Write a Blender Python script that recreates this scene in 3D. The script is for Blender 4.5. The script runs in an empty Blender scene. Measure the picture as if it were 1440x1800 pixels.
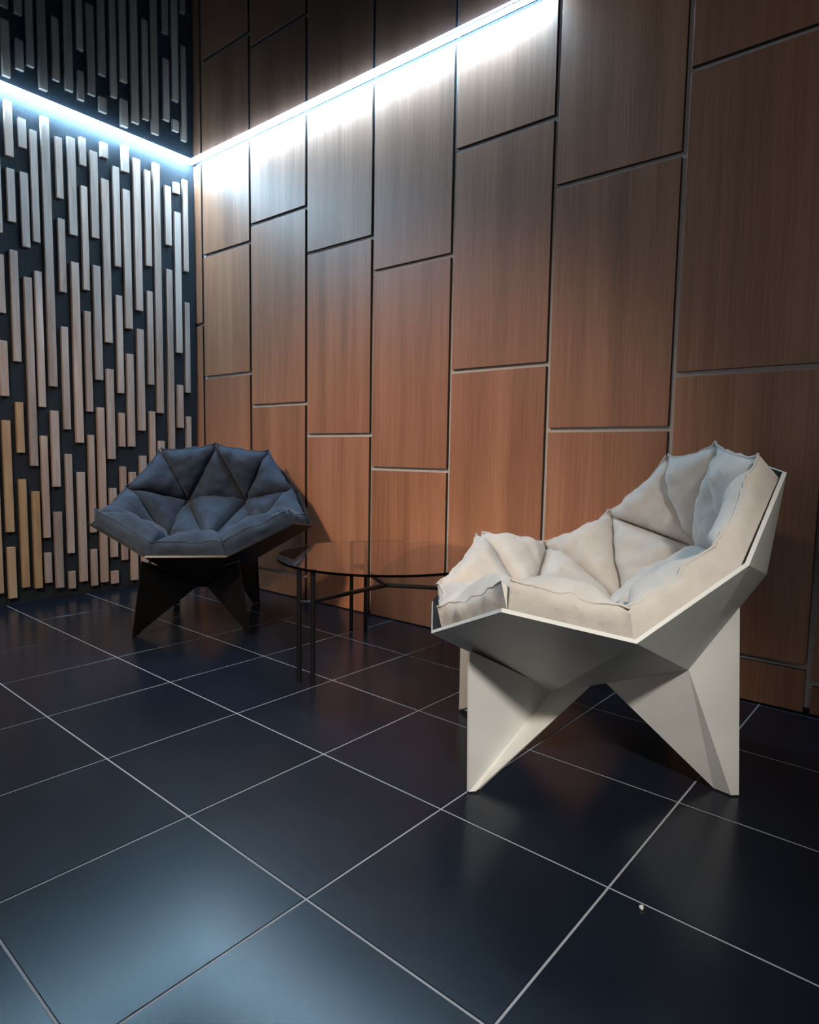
import bpy, bmesh, math, random
from mathutils import Vector, Matrix, noise

random.seed(7)
SC = bpy.context.scene
COL = SC.collection

# ------------------------------------------------------------------ camera
cam_data = bpy.data.cameras.new('camera')
cam = bpy.data.objects.new('camera', cam_data)
COL.objects.link(cam)
Rv = Vector((0.77690607, 0.62942375, 0.01557914))
Uv = Vector((-0.06866253, 0.0601029, 0.99582785))
Fv = Vector((-0.62586134, 0.7747344, -0.08991214))
cam.matrix_world = Matrix(((Rv.x, Uv.x, -Fv.x, 3.61618), (Rv.y, Uv.y, -Fv.y, -1.35613), (Rv.z, Uv.z, -Fv.z, 0.90958), (0, 0, 0, 1)))
cam_data.sensor_fit = 'HORIZONTAL'
cam_data.sensor_width = 36.0
cam_data.lens = 36.0 * 1123.93 / 1440.0
cam_data.clip_start = 0.05
SC.camera = cam

# ------------------------------------------------------------------ world, lights, exposure
SC.view_settings.view_transform = 'Standard'
SC.view_settings.look = 'None'
SC.view_settings.exposure = 0.0
SC.view_settings.gamma = 1.0
SC.view_settings.use_curve_mapping = False
world = bpy.data.worlds.new('world')
SC.world = world
world.use_nodes = True
world.node_tree.nodes['Background'].inputs[0].default_value = (0.5, 0.62, 0.8, 1)
world.node_tree.nodes['Background'].inputs[1].default_value = 0.03

LED_COLOR = (0.43, 0.74, 1.0)
LED_POWER = 235.0


def area_light(name, loc, target, sx, sy, power, color):
    d = bpy.data.lights.new(name, 'AREA')
    d.shape = 'RECTANGLE'
    d.size, d.size_y = sx, sy
    d.energy = power
    d.color = color
    o = bpy.data.objects.new(name, d)
    o.location = loc
    o.rotation_euler = (Vector(target) - Vector(loc)).to_track_quat('-Z', 'Y').to_euler()
    COL.objects.link(o)
    return o


def downlight(name, loc, target, cone, blend, power, color, radius=0.1):
    d = bpy.data.lights.new(name, 'SPOT')
    d.spot_size, d.spot_blend = math.radians(cone), blend
    d.shadow_soft_size = radius
    d.energy = power
    d.color = color
    o = bpy.data.objects.new(name, d)
    o.location = loc
    o.rotation_euler = (Vector(target) - Vector(loc)).to_track_quat('-Z', 'Y').to_euler()
    COL.objects.link(o)
    return o


downlight('ceiling_spotlight', (1.9, -2.3, 2.82), (1.3, 1.2, 0.15), 58, 1.0, 430.0, (1.0, 0.74, 0.53), 0.16)
downlight('ceiling_spotlight', (1.7, -1.9, 2.82), (-0.48, 0.15, 0.25), 58, 1.0, 210.0, (1.0, 0.76, 0.56), 0.14)
downlight('ceiling_spotlight', (4.75, -1.75, 2.62), (2.62, 0.0, 0.22), 42, 1.0, 430.0, (1.0, 0.93, 0.83), 0.12)
area_light('added_fill_light', (2.9, -3.6, 1.3), (1.8, 0.8, 0.5), 1.1, 1.6, 9.0, (1.0, 0.82, 0.70))  # unseen warm fill added behind the camera; no doorway is built

# ------------------------------------------------------------------ materials


def new_mat(name):
    m = bpy.data.materials.new(name)
    m.use_nodes = True
    nt = m.node_tree
    return m, nt, nt.nodes['Principled BSDF']


def nd(nt, kind, **kw):
    n = nt.nodes.new(kind)
    for k, v in kw.items():
        setattr(n, k, v)
    return n


def ramp(nt, stops):
    r = nd(nt, 'ShaderNodeValToRGB')
    el = r.color_ramp.elements
    el[0].position, el[0].color = stops[0][0], (*stops[0][1], 1)
    el[1].position, el[1].color = stops[-1][0], (*stops[-1][1], 1)
    for p, c in stops[1:-1]:
        e = el.new(p)
        e.color = (*c, 1)
    return r


def plain(name, color, rough=0.5, metal=0.0, spec=0.5, bump=0.0, scale=60.0):
    m, nt, b = new_mat(name)
    b.inputs['Roughness'].default_value = rough
    b.inputs['Metallic'].default_value = metal
    b.inputs['Specular IOR Level'].default_value = spec
    tc = nd(nt, 'ShaderNodeTexCoord')
    n = nd(nt, 'ShaderNodeTexNoise')
    n.inputs['Scale'].default_value = scale
    n.inputs['Detail'].default_value = 4
    nt.links.new(tc.outputs['Object'], n.inputs['Vector'])
    r = ramp(nt, [(0.3, tuple(c * 0.93 for c in color)), (0.7, tuple(min(1, c * 1.06) for c in color))])
    nt.links.new(n.outputs['Fac'], r.inputs['Fac'])
    nt.links.new(r.outputs['Color'], b.inputs['Base Color'])
    if bump:
        bp = nd(nt, 'ShaderNodeBump')
        bp.inputs['Strength'].default_value = bump
        bp.inputs['Distance'].default_value = 0.004
        nt.links.new(n.outputs['Fac'], bp.inputs['Height'])
        nt.links.new(bp.outputs['Normal'], b.inputs['Normal'])
    return m


def wood(name, dark, mid, light, rough, fine=(160, 160, 3.0), broad=(9, 9, 0.35), bump=0.12, vary=0.25, hue=0.0):
    """Vertical grain; every board gets its own shift and tone."""
    m, nt, b = new_mat(name)
    L = nt.links.new
    tc = nd(nt, 'ShaderNodeTexCoord')
    oi = nd(nt, 'ShaderNodeObjectInfo')
    geo = nd(nt, 'ShaderNodeNewGeometry')
    off = nd(nt, 'ShaderNodeVectorMath', operation='SCALE')
    cmb = nd(nt, 'ShaderNodeCombineXYZ')
    for i in range(3):
        L(oi.outputs['Random'], cmb.inputs[i])
    L(cmb.outputs[0], off.inputs[0])
    off.inputs['Scale'].default_value = 37.0
    add = nd(nt, 'ShaderNodeVectorMath', operation='ADD')
    L(geo.outputs['Position'], add.inputs[0])
    L(off.outputs[0], add.inputs[1])
    outs = []
    for sc_, det in ((broad, 3), (fine, 5)):
        mp = nd(nt, 'ShaderNodeMapping')
        mp.inputs['Scale'].default_value = sc_
        L(add.outputs[0], mp.inputs['Vector'])
        n = nd(nt, 'ShaderNodeTexNoise')
        n.inputs['Scale'].default_value = 1.0
        n.inputs['Detail'].default_value = det
        n.inputs['Distortion'].default_value = 0.3
        L(mp.outputs[0], n.inputs['Vector'])
        outs.append(n)
    mix = nd(nt, 'ShaderNodeMix', data_type='FLOAT')
    mix.inputs[0].default_value = 0.42
    L(outs[0].outputs['Fac'], mix.inputs[2])
    L(outs[1].outputs['Fac'], mix.inputs[3])
    r = ramp(nt, [(0.34, dark), (0.5, mid), (0.66, light)])
    L(mix.outputs[0], r.inputs['Fac'])
    hsv = nd(nt, 'ShaderNodeHueSaturation')
    mr = nd(nt, 'ShaderNodeMapRange')
    mr.inputs['To Min'].default_value = 1.0 - vary
    mr.inputs['To Max'].default_value = 1.0 + vary
    L(oi.outputs['Random'], mr.inputs['Value'])
    L(mr.outputs[0], hsv.inputs['Value'])
    if hue:
        mh = nd(nt, 'ShaderNodeMapRange')
        mh.inputs['To Min'].default_value = 1.0 - hue
        mh.inputs['To Max'].default_value = 1.0 + hue
        w2 = nd(nt, 'ShaderNodeMath', operation='FRACT')
        w1 = nd(nt, 'ShaderNodeMath', operation='MULTIPLY')
        w1.inputs[1].default_value = 7.31
        L(oi.outputs['Random'], w1.inputs[0])
        L(w1.outputs[0], w2.inputs[0])
        L(w2.outputs[0], mh.inputs['Value'])
        L(mh.outputs[0], hsv.inputs['Saturation'])
    L(r.outputs['Color'], hsv.inputs['Color'])
    L(hsv.outputs['Color'], b.inputs['Base Color'])
    b.inputs['Roughness'].default_value = rough
    bp = nd(nt, 'ShaderNodeBump')
    bp.inputs['Strength'].default_value = bump
    bp.inputs['Distance'].default_value = 0.002
    L(outs[1].outputs['Fac'], bp.inputs['Height'])
    L(bp.outputs['Normal'], b.inputs['Normal'])
    return m


def fabric(name, dark, light, sheen=0.2):
    m, nt, b = new_mat(name)
    L = nt.links.new
    tc = nd(nt, 'ShaderNodeTexCoord')
    n1 = nd(nt, 'ShaderNodeTexNoise')
    n1.inputs['Scale'].default_value = 9.0
    n1.inputs['Detail'].default_value = 6
    n1.inputs['Roughness'].default_value = 0.65
    L(tc.outputs['Object'], n1.inputs['Vector'])
    r = ramp(nt, [(0.3, dark), (0.7, light)])
    L(n1.outputs['Fac'], r.inputs['Fac'])
    L(r.outputs['Color'], b.inputs['Base Color'])
    b.inputs['Roughness'].default_value = 0.92
    b.inputs['Specular IOR Level'].default_value = 0.15
    b.inputs['Sheen Weight'].default_value = sheen
    n2 = nd(nt, 'ShaderNodeTexNoise')
    n2.inputs['Scale'].default_value = 30.0
    n2.inputs['Detail'].default_value = 5
    n2.inputs['Distortion'].default_value = 0.8
    L(tc.outputs['Object'], n2.inputs['Vector'])
    n3 = nd(nt, 'ShaderNodeTexNoise')
    n3.inputs['Scale'].default_value = 600.0
    L(tc.outputs['Object'], n3.inputs['Vector'])
    b1 = nd(nt, 'ShaderNodeBump')
    b1.inputs['Strength'].default_value = 0.45
    b1.inputs['Distance'].default_value = 0.006
    L(n2.outputs['Fac'], b1.inputs['Height'])
    b2 = nd(nt, 'ShaderNodeBump')
    b2.inputs['Strength'].default_value = 0.25
    b2.inputs['Distance'].default_value = 0.001
    L(n3.outputs['Fac'], b2.inputs['Height'])
    L(b1.outputs['Normal'], b2.inputs['Normal'])
    L(b2.outputs['Normal'], b.inputs['Normal'])
    return m


M_PANEL = wood('oak_laminate', (0.32, 0.132, 0.066), (0.455, 0.195, 0.104), (0.57, 0.265, 0.15), 0.50, vary=0.06, bump=0.3)
M_PANEL.node_tree.nodes['Principled BSDF'].inputs['Specular IOR Level'].default_value = 0.8
M_BATTEN = wood('batten_wood', (0.40, 0.28, 0.225), (0.53, 0.40, 0.335), (0.65, 0.52, 0.45), 0.55, fine=(190, 190, 5), broad=(18, 18, 2.0), vary=0.16, hue=0.2)
M_BATTEN_WARM_LIT = wood('warm_lit_batten_wood', (0.42, 0.26, 0.14), (0.57, 0.37, 0.21), (0.67, 0.46, 0.28), 0.55, fine=(190, 190, 5), broad=(18, 18, 2.0), vary=0.12, hue=0.15)  # same batten timber, with warm light put into its colour
M_PLASTER = plain('black_plaster', (0.028, 0.034, 0.042), 0.85, spec=0.2, bump=0.9, scale=120)
M_BACKING = plain('grey_backing', (0.78, 0.78, 0.80), 0.55)
M_GROUT = plain('grey_grout', (0.36, 0.37, 0.40), 0.9, bump=0.4, scale=200)
M_WALL = plain('grey_paint', (0.16, 0.15, 0.15), 0.8)
M_CEIL, _nt, _b = new_mat('black_gloss_ceiling')
_b.inputs['Base Color'].default_value = (0.004, 0.005, 0.008, 1)
_b.inputs['Roughness'].default_value = 0.03
_b.inputs['IOR'].default_value = 1.29
M_BLACK = plain('black_skirting', (0.006, 0.006, 0.007), 0.6)
M_ALU = plain('white_profile', (0.75, 0.77, 0.8), 0.4)
M_SHELL_W = plain('pale_grey_lacquer', (0.68, 0.69, 0.67), 0.45, scale=6)
M_SHELL_K = plain('black_lacquer', (0.006, 0.006, 0.007), 0.38)
M_LINING = plain('black_lining', (0.008, 0.008, 0.009), 0.7)
M_GLIDE = plain('black_rubber', (0.008, 0.008, 0.008), 0.6)
M_METAL = plain('black_metal', (0.006, 0.006, 0.007), 0.35, spec=0.5)
M_CREAM = fabric('cream_canvas', (0.52, 0.485, 0.45), (0.63, 0.592, 0.55))
M_NAVY = fabric('navy_canvas', (0.030, 0.044, 0.070), (0.056, 0.080, 0.122), 0.1)
M_EDGE = plain('dark_panel_edge', (0.035, 0.02, 0.014), 0.6)
M_CRUMB = plain('pale_crumb', (0.7, 0.7, 0.68), 0.8)

# floor tile: dark satin ceramic
M_TILE, nt, b = new_mat('dark_tile')
tc = nd(nt, 'ShaderNodeTexCoord')
oi = nd(nt, 'ShaderNodeObjectInfo')
n = nd(nt, 'ShaderNodeTexNoise')
n.inputs['Scale'].default_value = 3.0
n.inputs['Detail'].default_value = 5
nt.links.new(tc.outputs['Object'], n.inputs['Vector'])
r = ramp(nt, [(0.3, (0.006, 0.0095, 0.017)), (0.7, (0.009, 0.013, 0.023))])
nt.links.new(n.outputs['Fac'], r.inputs['Fac'])
nt.links.new(r.outputs['Color'], b.inputs['Base Color'])
mr = nd(nt, 'ShaderNodeMapRange')
mr.inputs['To Min'].default_value = 0.20
mr.inputs['To Max'].default_value = 0.27
nt.links.new(n.outputs['Fac'], mr.inputs['Value'])
nt.links.new(mr.outputs[0], b.inputs['Roughness'])
b.inputs['IOR'].default_value = 1.42

# LED diffuser
M_LED, nt, b = new_mat('led_diffuser')
b.inputs['Base Color'].default_value = (0.9, 0.9, 0.9, 1)
b.inputs['Emission Color'].default_value = (*LED_COLOR, 1)
b.inputs['Emission Strength'].default_value = LED_POWER

# smoked glass
M_GLASS, nt, b = new_mat('smoked_glass')
b.inputs['Base Color'].default_value = (0.80, 0.80, 0.78, 1)
b.inputs['Roughness'].default_value = 0.0
b.inputs['IOR'].default_value = 1.5
b.inputs['Transmission Weight'].default_value = 1.0

# ------------------------------------------------------------------ helpers


def link(name, bm, mat, parent=None, smooth=False, loc=None, mats=None):
    me = bpy.data.meshes.new(name)
    bmesh.ops.recalc_face_normals(bm, faces=bm.faces)
    if smooth:
        for f in bm.faces:
            f.smooth = True
    bm.to_mesh(me)
    bm.free()
    for mm in (mats or [mat]):
        me.materials.append(mm)
    o = bpy.data.objects.new(name, me)
    COL.objects.link(o)
    if parent:
        o.parent = parent
    if loc:
        o.location = loc
    return o


def empty(name, loc, rz, label, cat, group=None):
    o = bpy.data.objects.new(name, None)
    o.empty_display_size = 0.1
    o.location = loc
    o.rotation_euler = (0, 0, rz)
    COL.objects.link(o)
    o['label'] = label
    o['category'] = cat
    if group:
        o['group'] = group
    return o


def box(bm, lo, hi, bevel=0.0):
    c = [(a + b_) / 2 for a, b_ in zip(lo, hi)]
    s = [b_ - a for a, b_ in zip(lo, hi)]
    res = bmesh.ops.create_cube(bm, size=1.0, matrix=Matrix.Translation(c) @ Matrix.Diagonal((*s, 1)))
    if bevel:
        es = list({e for v in res['verts'] for e in v.link_edges})
        bmesh.ops.bevel(bm, geom=es, offset=bevel, segments=1, affect='EDGES')


def tube(bm, p0, p1, rad, seg=12):
    p0, p1 = Vector(p0), Vector(p1)
    d = p1 - p0
    m = Matrix.Translation((p0 + p1) / 2) @ d.to_track_quat('Z', 'Y').to_matrix().to_4x4()
    bmesh.ops.create_cone(bm, cap_ends=True, segments=seg, radius1=rad, radius2=rad, depth=d.length, matrix=m)


def structure(o):
    o['kind'] = 'structure'
    return o


# ------------------------------------------------------------------ room shell
XL, YW, ZC = -0.485, 1.276, 2.88
XR, YB = 5.6, -4.6

bm = bmesh.new(); box(bm, (XL - 0.1, YB - 0.1, -0.08), (XR + 0.1, YW + 0.12, -0.0015))
floor = structure(link('floor', bm, M_GROUT))
bm = bmesh.new(); box(bm, (XL - 0.1, YB - 0.1, ZC), (XR + 0.1, YW + 0.12, ZC + 0.08))
ceiling = structure(link('ceiling', bm, M_CEIL))
bm = bmesh.new(); box(bm, (XL - 0.1, YB - 0.1, -0.004), (XL, YW + 0.02, ZC))
wall_left = structure(link('wall_left', bm, M_PLASTER))
bm = bmesh.new(); box(bm, (XL, YW + 0.020, -0.004), (XR, YW + 0.12, ZC))
wall_right = structure(link('wall_right', bm, M_BACKING))
bm = bmesh.new(); box(bm, (XR, YB - 0.1, -0.004), (XR + 0.1, YW + 0.12, ZC))
structure(link('wall_far_side', bm, M_WALL))
bm = bmesh.new(); box(bm, (XL, YB - 0.1, -0.004), (XR, YB, ZC))
structure(link('wall_behind_camera', bm, M_WALL))
bm = bmesh.new(); box(bm, (XL, YW + 0.006, -0.004), (XR, YW + 0.020, 0.02))
structure(link('baseboard_right', bm, M_BLACK))

# floor tiles: square grid turned slightly against the walls, clipped at the walls
TS, PHI = 0.45, 0.026996
cph, sph = math.cos(PHI), math.sin(PHI)


def clip(poly, axis, val, keep_less):
    out = []
    for i in range(len(poly)):
        a, b_ = poly[i], poly[(i + 1) % len(poly)]
        ia = (a[axis] <= val) == keep_less
        ib = (b_[axis] <= val) == keep_less
        if ia:
            out.append(a)
        if ia != ib:
            t = (val - a[axis]) / (b_[axis] - a[axis])
            out.append(tuple(a[k] + t * (b_[k] - a[k]) for k in range(2)))
    return out


for i in range(-2, 14):
    for j in range(-12, 5):
        g = 0.0025
        sq = [(i * TS + g, j * TS + g), ((i + 1) * TS - g, j * TS + g), ((i + 1) * TS - g, (j + 1) * TS - g), (i * TS + g, (j + 1) * TS - g)]
        poly = [(cph * x + sph * y, -sph * x + cph * y) for x, y in sq]
        for ax, val, less in ((0, XL + 0.001, False), (0, XR - 0.001, True), (1, YB + 0.001, False), (1, YW + 0.005, True)):
            if poly:
                poly = clip(poly, ax, val, less)
        if len(poly) < 3:
            continue
        cx = sum(p[0] for p in poly) / len(poly)
        cy = sum(p[1] for p in poly) / len(poly)
        if max(abs(p[0] - cx) for p in poly) < 0.004 or max(abs(p[1] - cy) for p in poly) < 0.004:
            continue
        bm = bmesh.new()
        rings = []
        for z, k in ((-0.0030, 0.0), (-0.0008, 0.0), (0.0, 0.0010)):
            ring = []
            for p in poly:
                d = Vector((p[0] - cx, p[1] - cy))
                q = d * max(0.2, 1 - k * 1.4 / max(d.length, 0.01))
                ring.append(bm.verts.new((q.x, q.y, z)))
            rings.append(ring)
        nn = len(poly)
        for a, b_ in zip(rings, rings[1:]):
            for k in range(nn):
                bm.faces.new((a[k], a[(k + 1) % nn], b_[(k + 1) % nn], b_[k]))
        bm.faces.new(rings[-1])
        link('floor_tile', bm, M_TILE, floor, loc=(cx, cy, 0))

# ------------------------------------------------------------------ wall of wood panels
VX = [XL + 0.004, -0.388, 0.142, 0.675, 1.204, 1.734, 2.270, 2.811, 3.335, 3.87, 4.40, 4.94, 5.47, 5.60]
GROOVES = [[1.793, 0.62], [2.249, 1.423, 0.60], [2.348, 1.207, 0.146], [2.076, 1.014], [1.887, 0.829], [2.367, 1.321, 0.26],
           [2.072, 1.027], [2.367, 1.237, 0.169], [1.9, 0.85, 0.117], [2.3, 1.25, 0.17], [2.05, 1.0], [2.35, 1.25, 0.2], [2.0, 0.9]]
ZTOP = ZC - 0.014
for c in range(len(VX) - 1):
    x0, x1 = VX[c] + 0.0105, VX[c + 1] - 0.0105
    if c == 0:
        x0 = VX[0]
    cuts = [ZTOP] + GROOVES[c] + [0.006]
    for k in range(len(cuts) - 1):
        z1 = cuts[k] - (0.0105 if k else 0)
        z0 = cuts[k + 1] + (0.0105 if k + 2 < len(cuts) else 0)
        bm = bmesh.new()
        cx, cz = (x0 + x1) / 2, (z0 + z1) / 2
        box(bm, (x0 - cx, 0, z0 - cz), (x1 - cx, 0.0195, z1 - cz), 0.0009)
        bm.normal_update()
        for f in bm.faces:
            f.material_index = 0 if f.normal.y < -0.4 else 1
        link('wood_panel', bm, None, wall_right, loc=(cx, YW, cz), mats=[M_PANEL, M_EDGE])

# ------------------------------------------------------------------ wall of battens
BATTENS = [
    (0.044, 0.042, [(2.746, 2.097), (1.98, 1.662), (1.509, 1.202), (1.066, 0.427), (0.339, 0.04)]),
    (0.116, 0.039, [(2.817, 2.524), (2.458, 2.172), (2.018, 1.402), (1.172, 0.883), (0.73, 0.093)]),
    (0.185, 0.040, [(2.751, 2.593), (2.461, 2.052), (1.885, 0.807), (0.657, 0.078)]),
    (0.241, 0.037, [(2.708, 2.094), (1.931, 1.154), (0.985, 0.376), (0.285, 0.102)]),
    (0.305, 0.044, [(2.806, 1.279), (1.136, 0.681), (0.528, 0.062)]),
    (0.378, 0.038, [(2.723, 2.379), (2.263, 1.84), (1.639, 1.028), (0.879, 0.268), (0.154, 0.046)]),
    (0.449, 0.045, [(2.749, 2.188), (2.03, 0.949), (0.767, 0.08)]),
    (0.516, 0.037, [(2.773, 2.611), (2.492, 1.881), (1.754, 1.143), (0.999, 0.385), (0.277, 0.043)]),
    (0.580, 0.045, [(2.717, 2.206), (2.041, 1.344), (1.173, 0.057)]),
    (0.646, 0.046, [(2.791, 2.703), (2.575, 1.584), (1.418, 0.849), (0.662, 0.213), (0.12, 0.038)]),
    (0.717, 0.039, [(2.673, 2.067), (1.888, 1.273), (1.148, 0.93), (0.801, 0.185)]),
    (0.780, 0.046, [(2.823, 2.663), (2.555, 1.691), (1.53, 0.931), (0.763, 0.367), (0.271, 0.042)]),
    (0.854, 0.047, [(2.771, 1.819), (1.699, 1.038), (0.872, 0.342), (0.22, 0.04)]),
    (0.926, 0.040, [(2.723, 2.118), (1.957, 1.347), (1.17, 0.375), (0.25, 0.06)]),
    (0.988, 0.047, [(2.789, 1.162), (0.974, 0.37), (0.26, 0.05)]),
    (1.069, 0.044, [(2.671, 2.288), (2.129, 0.642), (0.5, 0.05)]),
    (1.136, 0.047, [(2.714, 2.643), (2.521, 1.584), (1.364, 1.07), (0.879, 0.479), (0.33, 0.06)]),
    (1.199, 0.038, [(2.753, 2.145), (1.935, 1.317), (1.151, 0.475), (0.36, 0.05)]),
]
# the same pattern carried on a little to the left of the photograph's edge
rb = random.Random(3)
y = -0.022
first = [(2.70, 1.95), (1.80, 1.05), (0.93, 0.078)]
while y > -1.1:
    segs, z = first, 0
    if not segs:
        segs, z = [], 2.84 - rb.random() * 0.2
        while z > 0.2:
            z0 = max(0.05, z - rb.uniform(0.3, 1.1))
            segs.append((z, z0))
            z = z0 - rb.uniform(0.1, 0.18)
    first = None
    BATTENS.append((y, rb.choice((0.038, 0.045)), segs))
    y -= 0.067
for yc, w, segs in BATTENS:
    for z1, z0 in segs:
        d = 0.022 + random.uniform(-0.001, 0.002)
        bm = bmesh.new()
        cz = (z0 + z1) / 2
        box(bm, (0, -w / 2, z0 - cz), (d, w / 2, z1 - cz), 0.0012)
        warm_lit = yc < 0.20 and z1 < 1.2  # lower-left battens: warm glow painted in through the material
        link('wooden_batten', bm, M_BATTEN_WARM_LIT if warm_lit else M_BATTEN, wall_left, loc=(XL, yc, cz))

# ------------------------------------------------------------------ LED strips under the ceiling edge
def led(label, lo, hi, along):
    cx, cy = (lo[0] + hi[0]) / 2, (lo[1] + hi[1]) / 2
    e = empty('led_strip', (cx, cy, ZC), 0, label, 'light')
    z0, z1 = -0.017, -0.003
    bm = bmesh.new()
    box(bm, (lo[0] - cx, lo[1] - cy, -0.003), (hi[0] - cx, hi[1] - cy, 0.0))
    link('mounting_profile', bm, M_ALU, e)
    bm = bmesh.new()
    box(bm, (lo[0] - cx, lo[1] - cy, z0), (hi[0] - cx, hi[1] - cy, z1), 0.002)
    link('diffuser', bm, M_LED, e)


led('white LED strip glowing along the ceiling edge above the battens', (XL + 0.026, -1.2, 0), (XL + 0.044, YW - 0.05, 0), 'y')
led('white LED strip glowing along the ceiling edge above the wood panels', (XL + 0.026, YW - 0.046, 0), (2.22, YW - 0.028, 0), 'x')

# ------------------------------------------------------------------ faceted lounge chairs
HALF = dict(R1=(0.120, 0.187, 0.411), R2=(-0.039, 0.492, 0.552), R3=(-0.322, 0.578, 0.511), R4=(-0.587, 0.500, 0.674),
            R5=(-0.754, 0.318, 0.879), Va=(-0.793, 0.180, 0.598), Vd=(-0.567, 0.253, 0.348), B1=(-0.251, 0.032, 0.194))
V = {k: Vector(p) for k, p in HALF.items()}
V.update({k + 'm': Vector((p[0], -p[1], p[2])) for k, p in HALF.items()})
V['Q'] = Vector((-0.782, 0, 0.921))
V['Vm'] = Vector((-0.42, 0, 0.345))


def mir(n):
    return n if n in ('Q', 'Vm') else (n[:-1] if n.endswith('m') and n != 'Vm' else n + 'm')


TR = [('R5', 'Q', 'Va'), ('R4', 'R5', 'Va'), ('R4', 'Va', 'Vd'), ('R3', 'R4', 'Vd'), ('R3', 'Vd', 'B1'), ('R2', 'R3', 'B1'), ('R1', 'R2', 'B1'),
      ('Va', 'Vd', 'Vm'), ('Vd', 'B1', 'Vm')]
TRIS = TR + [tuple(mir(n) for n in t) for t in TR] + [('Q', 'Va', 'Vam'), ('Va', 'Vam', 'Vm'), ('B1', 'B1m', 'Vm'), ('R1', 'R1m', 'B1'), ('R1m', 'B1', 'B1m')]
RIMSEQ = ['R1', 'R2', 'R3', 'R4', 'R5', 'Q', 'R5m', 'R4m', 'R3m', 'R2m', 'R1m']
RIM = set(RIMSEQ)
RIMEDGE = {frozenset((RIMSEQ[i], RIMSEQ[(i + 1) % 11])) for i in range(11)}
EYE = Vector((-0.30, 0, 0.95))


def fnormal(t, W=None):
    a, b_, c = ((W or V)[n] for n in t)
    nrm = (b_ - a).cross(c - a).normalized()
    if nrm.dot(EYE - (a + b_ + c) / 3) < 0:
        nrm = -nrm
    return nrm


VN = {}
for k in V:
    s = Vector()
    for t in TRIS:
        if k in t:
            others = [V[n] for n in t if n != k]
            s += fnormal(t) * (others[0] - V[k]).angle(others[1] - V[k])
    VN[k] = s.normalized()


def make_shell(parent, m_out, m_in):
    th = 0.010
    bm = bmesh.new()
    o = {k: bm.verts.new(V[k]) for k in V}
    i_ = {k: bm.verts.new(V[k] + VN[k] * th) for k in V}
    for t in TRIS:
        f = bm.faces.new([o[n] for n in t]); f.material_index = 0
        f = bm.faces.new([i_[n] for n in t]); f.material_index = 1
    for k in range(11):
        a, b_ = RIMSEQ[k], RIMSEQ[(k + 1) % 11]
        f = bm.faces.new((o[a], o[b_], i_[b_], i_[a])); f.material_index = 0
    return link('shell', bm, None, parent, mats=[m_out, m_in])


def make_legs(parent, m_out):
    """each leg is one sheet folded along a ridge that runs from the shell to the foot"""
    zf, th = 0.004, 0.008
    for sgn in (1, -1):
        S = lambda p: Vector((p[0], p[1] * sgn, p[2]))
        B1, Vd, Va = (S(HALF[k]) for k in ('B1', 'Vd', 'Va'))
        up = Vector((0, 0, 0.003))
        legs = [
            (B1 + up, S((0.014, 0.232, 0.373)), B1.lerp(Vd, 0.325) + up, S((0.010, 0.283, zf)), S((-0.008, 0.278, zf)), S((-0.022, 0.266, zf))),
            (Vd + up, Va.lerp(Vd, 0.35) + up, B1.lerp(Vd, 0.425) + up, S((-0.722, 0.250, zf)), S((-0.700, 0.252, zf)), S((-0.668, 0.218, zf)))]
        for ridge, P_, S_, FP, FR, FS in legs:
            faces = ((0, 1, 3, 4), (0, 4, 5, 2))
            pts = [ridge, P_, S_, FP, FR, FS]
            inside = Vector((-0.36, 0, 0.12))
            ns = []
            for f in faces:
                n_ = (pts[f[1]] - pts[f[0]]).cross(pts[f[2]] - pts[f[0]]).normalized()
                c = sum((pts[k] for k in f), Vector()) / 4
                ns.append(n_ if n_.dot(S((-0.35, 2.0, 0.9)) - c) > 0 else -n_)
            off = {}
            for k in range(6):
                use = [n_ for n_, f in zip(ns, faces) if k in f]
                m_ = sum(use, Vector()).normalized()
                off[k] = m_ * (th / max(0.35, m_.dot(use[0])))
                if k > 2:
                    off[k].z = 0
            bm = bmesh.new()
            o = [bm.verts.new(p) for p in pts]
            q = [bm.verts.new(p - off[k]) for k, p in enumerate(pts)]
            for f in faces:
                bm.faces.new([o[k] for k in f])
                bm.faces.new([q[k] for k in f])
            loop = (1, 3, 4, 5, 2, 0)
            for k in range(6):
                a, b_ = loop[k], loop[(k + 1) % 6]
                bm.faces.new((o[a], o[b_], q[b_], q[a]))
            if ridge.z < 0.3:
                # short fold that ties the outer plate to the shell's lower edge
                fl = S(HALF['R1']).lerp(B1, 0.31)
                tri_ = [P_, ridge, fl]
                lo = [bm.verts.new(p) for p in tri_]
                hi = [bm.verts.new(p + Vector((0, 0, 0.006))) for p in tri_]
                bm.faces.new(lo); bm.faces.new(hi)
                for k in range(3):
                    bm.faces.new((lo[k], lo[(k + 1) % 3], hi[(k + 1) % 3], hi[k]))
            leg = link('leg', bm, m_out, parent)
            bm = bmesh.new()
            c = (FP + FR) / 2 + (inside - FR).normalized() * 0.006
            box(bm, (c.x - 0.012, c.y - 0.006, 0.0), (c.x + 0.012, c.y + 0.006, 0.004))
            link('foot_glide', bm, M_GLIDE, leg)


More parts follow.
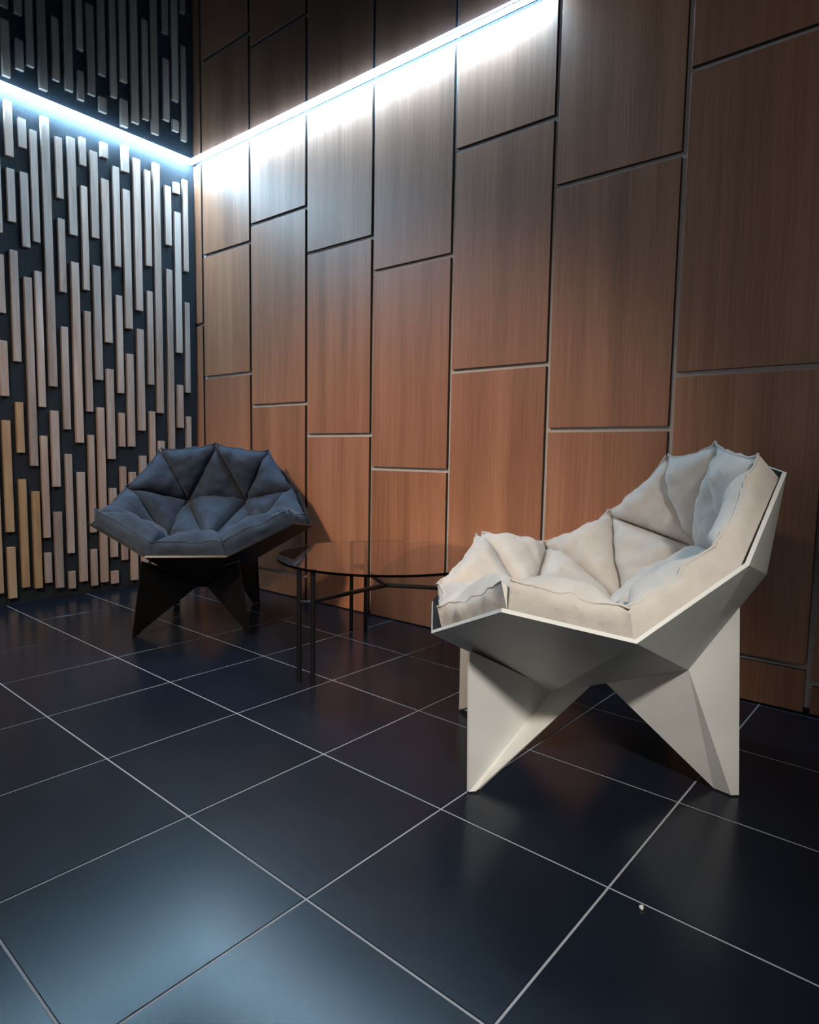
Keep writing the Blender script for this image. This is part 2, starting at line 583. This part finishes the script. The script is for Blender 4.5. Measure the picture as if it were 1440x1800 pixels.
def make_pads(parent, mat, seed):
    ofs = Vector((seed * 3.1, seed * 1.7, seed * 0.9))

    def nz(p, f):
        return noise.noise(p * f + ofs)

    N = 22
    # the upholstery does not follow the deep keel of the shell: it lies flatter there
    W = dict(V)
    W['B1'], W['B1m'], W['Vm'] = Vector((-0.20, 0.14, 0.375)), Vector((-0.20, -0.14, 0.375)), Vector((-0.42, 0, 0.372))
    seen = 0
    for t in TRIS:
        fn = fnormal(t, W)
        base, top = [], []
        cen_all = Vector((-0.36, 0, 0.55))
        cen = sum((W[n] for n in t), Vector()) / 3
        for n in t:
            nv = VN[n] if n not in ('B1', 'B1m', 'Vm') else Vector((0.1, 0, 1)).normalized()
            p = W[n] + nv * 0.012
            h = 0.022
            if n in RIM:
                inw = (cen_all - W[n])
                inw -= nv * inw.dot(nv)
                inw.normalize()
                back = n in ('Q', 'R5', 'R5m')
                p += inw * (0.020 if back else 0.032)
                h = 0.042 if back else 0.058
                out = inw * (-0.040 if back else -0.017)
            else:
                out = Vector()
            base.append(p)
            top.append(p + nv * h + out)
        alt = []
        for i in range(3):
            a, b_ = top[(i + 1) % 3], top[(i + 2) % 3]
            e = (b_ - a)
            alt.append(((top[i] - a) - e * ((top[i] - a).dot(e) / e.length_squared)).length)
        rim_e = [frozenset((t[(i + 1) % 3], t[(i + 2) % 3])) in RIMEDGE for i in range(3)]
        area = 0.5 * alt[0] * (top[1] - top[2]).length
        H = 0.062 * min(1.15, max(0.6, (area / 0.035) ** 0.5))

        def surf(b3):
            p = base_p = top[0] * b3[0] + top[1] * b3[1] + top[2] * b3[2]
            s = 1.0
            for i in range(3):
                d = b3[i] * alt[i]
                w = 0.080
                x = min(1.0, d / w)
                r_ = math.sqrt(max(0.0, 1 - (1 - x) ** 2))
                if rim_e[i]:
                    x = min(1.0, d / 0.07)
                    r_ = 0.16 + 0.84 * math.sqrt(max(0.0, 1 - (1 - x) ** 2))
                    # at the corners the rim edge is pinched again
                    jn, kn = b3[(i + 1) % 3], b3[(i + 2) % 3]
                s *= r_
            q = p + fn * (H * s)
            q += fn * (nz(p, 9.0) * 0.016 + nz(p, 24.0) * 0.009) * min(1, s * 1.6)
            # puckers that run in from the seams
            q += fn * nz(p, 55.0) * 0.010 * max(0.0, 1 - s) * min(1, s * 3)
            return q

        bm = bmesh.new()
        grid = {}
        for i in range(N + 1):
            for j in range(N + 1 - i):
                b3 = (1 - (i + j) / N, i / N, j / N)
                grid[i, j] = bm.verts.new(surf(b3))
        for i in range(N):
            for j in range(N - i):
                bm.faces.new((grid[i, j], grid[i + 1, j], grid[i, j + 1]))
                if i + j < N - 1:
                    bm.faces.new((grid[i + 1, j], grid[i + 1, j + 1], grid[i, j + 1]))
        # edge i is opposite corner i
        edges = {0: [grid[N - k, k] for k in range(N + 1)], 1: [grid[0, N - k] for k in range(N + 1)], 2: [grid[k, 0] for k in range(N + 1)]}
        ends = {0: (1, 2), 1: (2, 0), 2: (0, 1)}
        lower = {}
        for ei in range(3):
            ring = edges[ei]
            a, b_ = ends[ei]
            e = (base[b_] - base[a]).normalized()
            outd = e.cross(fn).normalized()
            if outd.dot((base[a] + base[b_]) / 2 - cen) < 0:
                outd = -outd
            rows = 5 if rim_e[ei] else 1
            prev = ring
            seam_pts = []
            if rim_e[ei]:
                L_ = (base[b_] - base[a]).length
                for k, vtx in enumerate(ring):
                    u = k / N
                    env = math.sin(math.pi * u) ** 0.5
                    wob = (nz(vtx.co, 16.0) * 0.014 + nz(vtx.co, 48.0) * 0.005) * env
                    ear = (1 - env) * 0.026
                    vtx.co += outd * (0.004 * env + wob * 0.6 + ear) + fn * (wob + ear * 0.5)
                    seam_pts.append(vtx.co.copy())
            for rr in range(1, rows + 1):
                tt = rr / rows
                cur = []
                for k in range(N + 1):
                    u = k / N
                    low = base[a].lerp(base[b_], u)
                    if k == 0 and (a, rr, rows) in lower:
                        cur.append(lower[(a, rr, rows)]); continue
                    if k == N and (b_, rr, rows) in lower:
                        cur.append(lower[(b_, rr, rows)]); continue
                    p = ring[k].co.lerp(low, tt)
                    if rim_e[ei]:
                        env = math.sin(math.pi * u) ** 0.6
                        p += outd * (math.sin(math.pi * min(1, tt * 0.95 + 0.02)) * (1.5 - 1.5 * tt) * (0.016 * env + nz(p, 22.0) * 0.012 * env))
                    vv = bm.verts.new(p)
                    if rr == rows and k in (0, N):
                        pass
                    cur.append(vv)
                for k in range(N):
                    try:
                        bm.faces.new((prev[k], prev[k + 1], cur[k + 1], cur[k]))
                    except ValueError:
                        pass
                prev = cur
            if rim_e[ei]:
                rim_seam = seam_pts
                lower.setdefault('seams', []).append(seam_pts)
        bmesh.ops.remove_doubles(bm, verts=bm.verts, dist=0.0002)
        pad = link('cushion_pad', bm, mat, parent, smooth=True)
        seen += 1
        for pts in lower.get('seams', []):
            bm = bmesh.new()
            prev = None
            nseg = 6
            for k, p in enumerate(pts):
                d = (pts[min(k + 1, N)] - pts[max(k - 1, 0)]).normalized()
                x = d.cross(fn).normalized()
                y_ = d.cross(x)
                ring = [bm.verts.new(p + (x * math.cos(2 * math.pi * q / nseg) + y_ * math.sin(2 * math.pi * q / nseg)) * 0.0032) for q in range(nseg)]
                if prev:
                    for q in range(nseg):
                        bm.faces.new((prev[q], prev[(q + 1) % nseg], ring[(q + 1) % nseg], ring[q]))
                else:
                    bm.faces.new(ring)
                prev = ring
            bm.faces.new(prev)
            link('piping', bm, mat, pad, smooth=True)


def lounge_chair(loc, rz, label, m_out, m_in, fab, seed):
    e = empty('lounge_chair', loc, rz, label, 'chair')
    make_shell(e, m_out, m_in)
    make_legs(e, m_out)
    make_pads(e, fab, seed)
    return e


lounge_chair((2.5503, 0.2703, 0), -2.49924, 'pale grey faceted lounge chair with cream tufted cushions on dark floor tiles', M_SHELL_W, M_LINING, M_CREAM, 1)
lounge_chair((0.8536, 0.3764, 0), -0.76600, 'black faceted lounge chair with navy blue tufted cushions in the room corner', M_SHELL_K, M_LINING, M_NAVY, 2)

# ------------------------------------------------------------------ round glass side table
TC = Vector((1.7675, 0.7726, 0))
table = empty('glass_table', TC, 0, 'low round glass table on thin black metal legs between the two chairs', 'table')
RT, ZT = 0.478, 0.452
bm = bmesh.new()
bmesh.ops.create_cone(bm, cap_ends=True, segments=96, radius1=RT, radius2=RT, depth=0.010, matrix=Matrix.Translation((0, 0, ZT + 0.005)))
bmesh.ops.bevel(bm, geom=[e for e in bm.edges if e.calc_face_angle(0) > 1.0], offset=0.0015, segments=1, affect='EDGES')
link('glass_top', bm, M_GLASS, table)
pairs = [((1.725, 0.302), (1.788, 0.317)), ((1.344, 0.990), (1.398, 1.039)), ((2.175, 1.030), (2.205, 0.972))]
zs = 0.325
for a, b_ in pairs:
    for p in (a, b_):
        q = Vector((p[0], p[1], 0)) - TC
        bm = bmesh.new()
        tube(bm, (q.x, q.y, 0.0), (q.x, q.y, ZT), 0.0100)
        leg = link('leg', bm, M_METAL, table, smooth=False)
        bm = bmesh.new()
        tube(bm, (q.x, q.y, ZT - 0.004), (q.x, q.y, ZT), 0.013)
        link('glass_support', bm, M_METAL, leg)
    m_ = (Vector((a[0], a[1], 0)) + Vector((b_[0], b_[1], 0))) / 2 - TC
    bm = bmesh.new()
    tube(bm, (m_.x, m_.y, zs), (0, 0, zs), 0.0095)
    qa, qb = Vector((a[0], a[1], 0)) - TC, Vector((b_[0], b_[1], 0)) - TC
    tube(bm, (qa.x, qa.y, zs), (qb.x, qb.y, zs), 0.0095)
    link('stretcher', bm, M_METAL, table)

# ------------------------------------------------------------------ crumb on the floor
bm = bmesh.new()
bmesh.ops.create_icosphere(bm, subdivisions=2, radius=0.005)
for v in bm.verts:
    v.co *= 1 + 0.35 * noise.noise(v.co * 300)
    v.co.z = max(v.co.z, -0.0035)
o = link('crumb', bm, M_CRUMB, loc=(3.2263, -0.1059, 0.0035))
o['label'] = 'tiny pale crumb lying alone on the dark floor tile at right'
o['category'] = 'crumb'
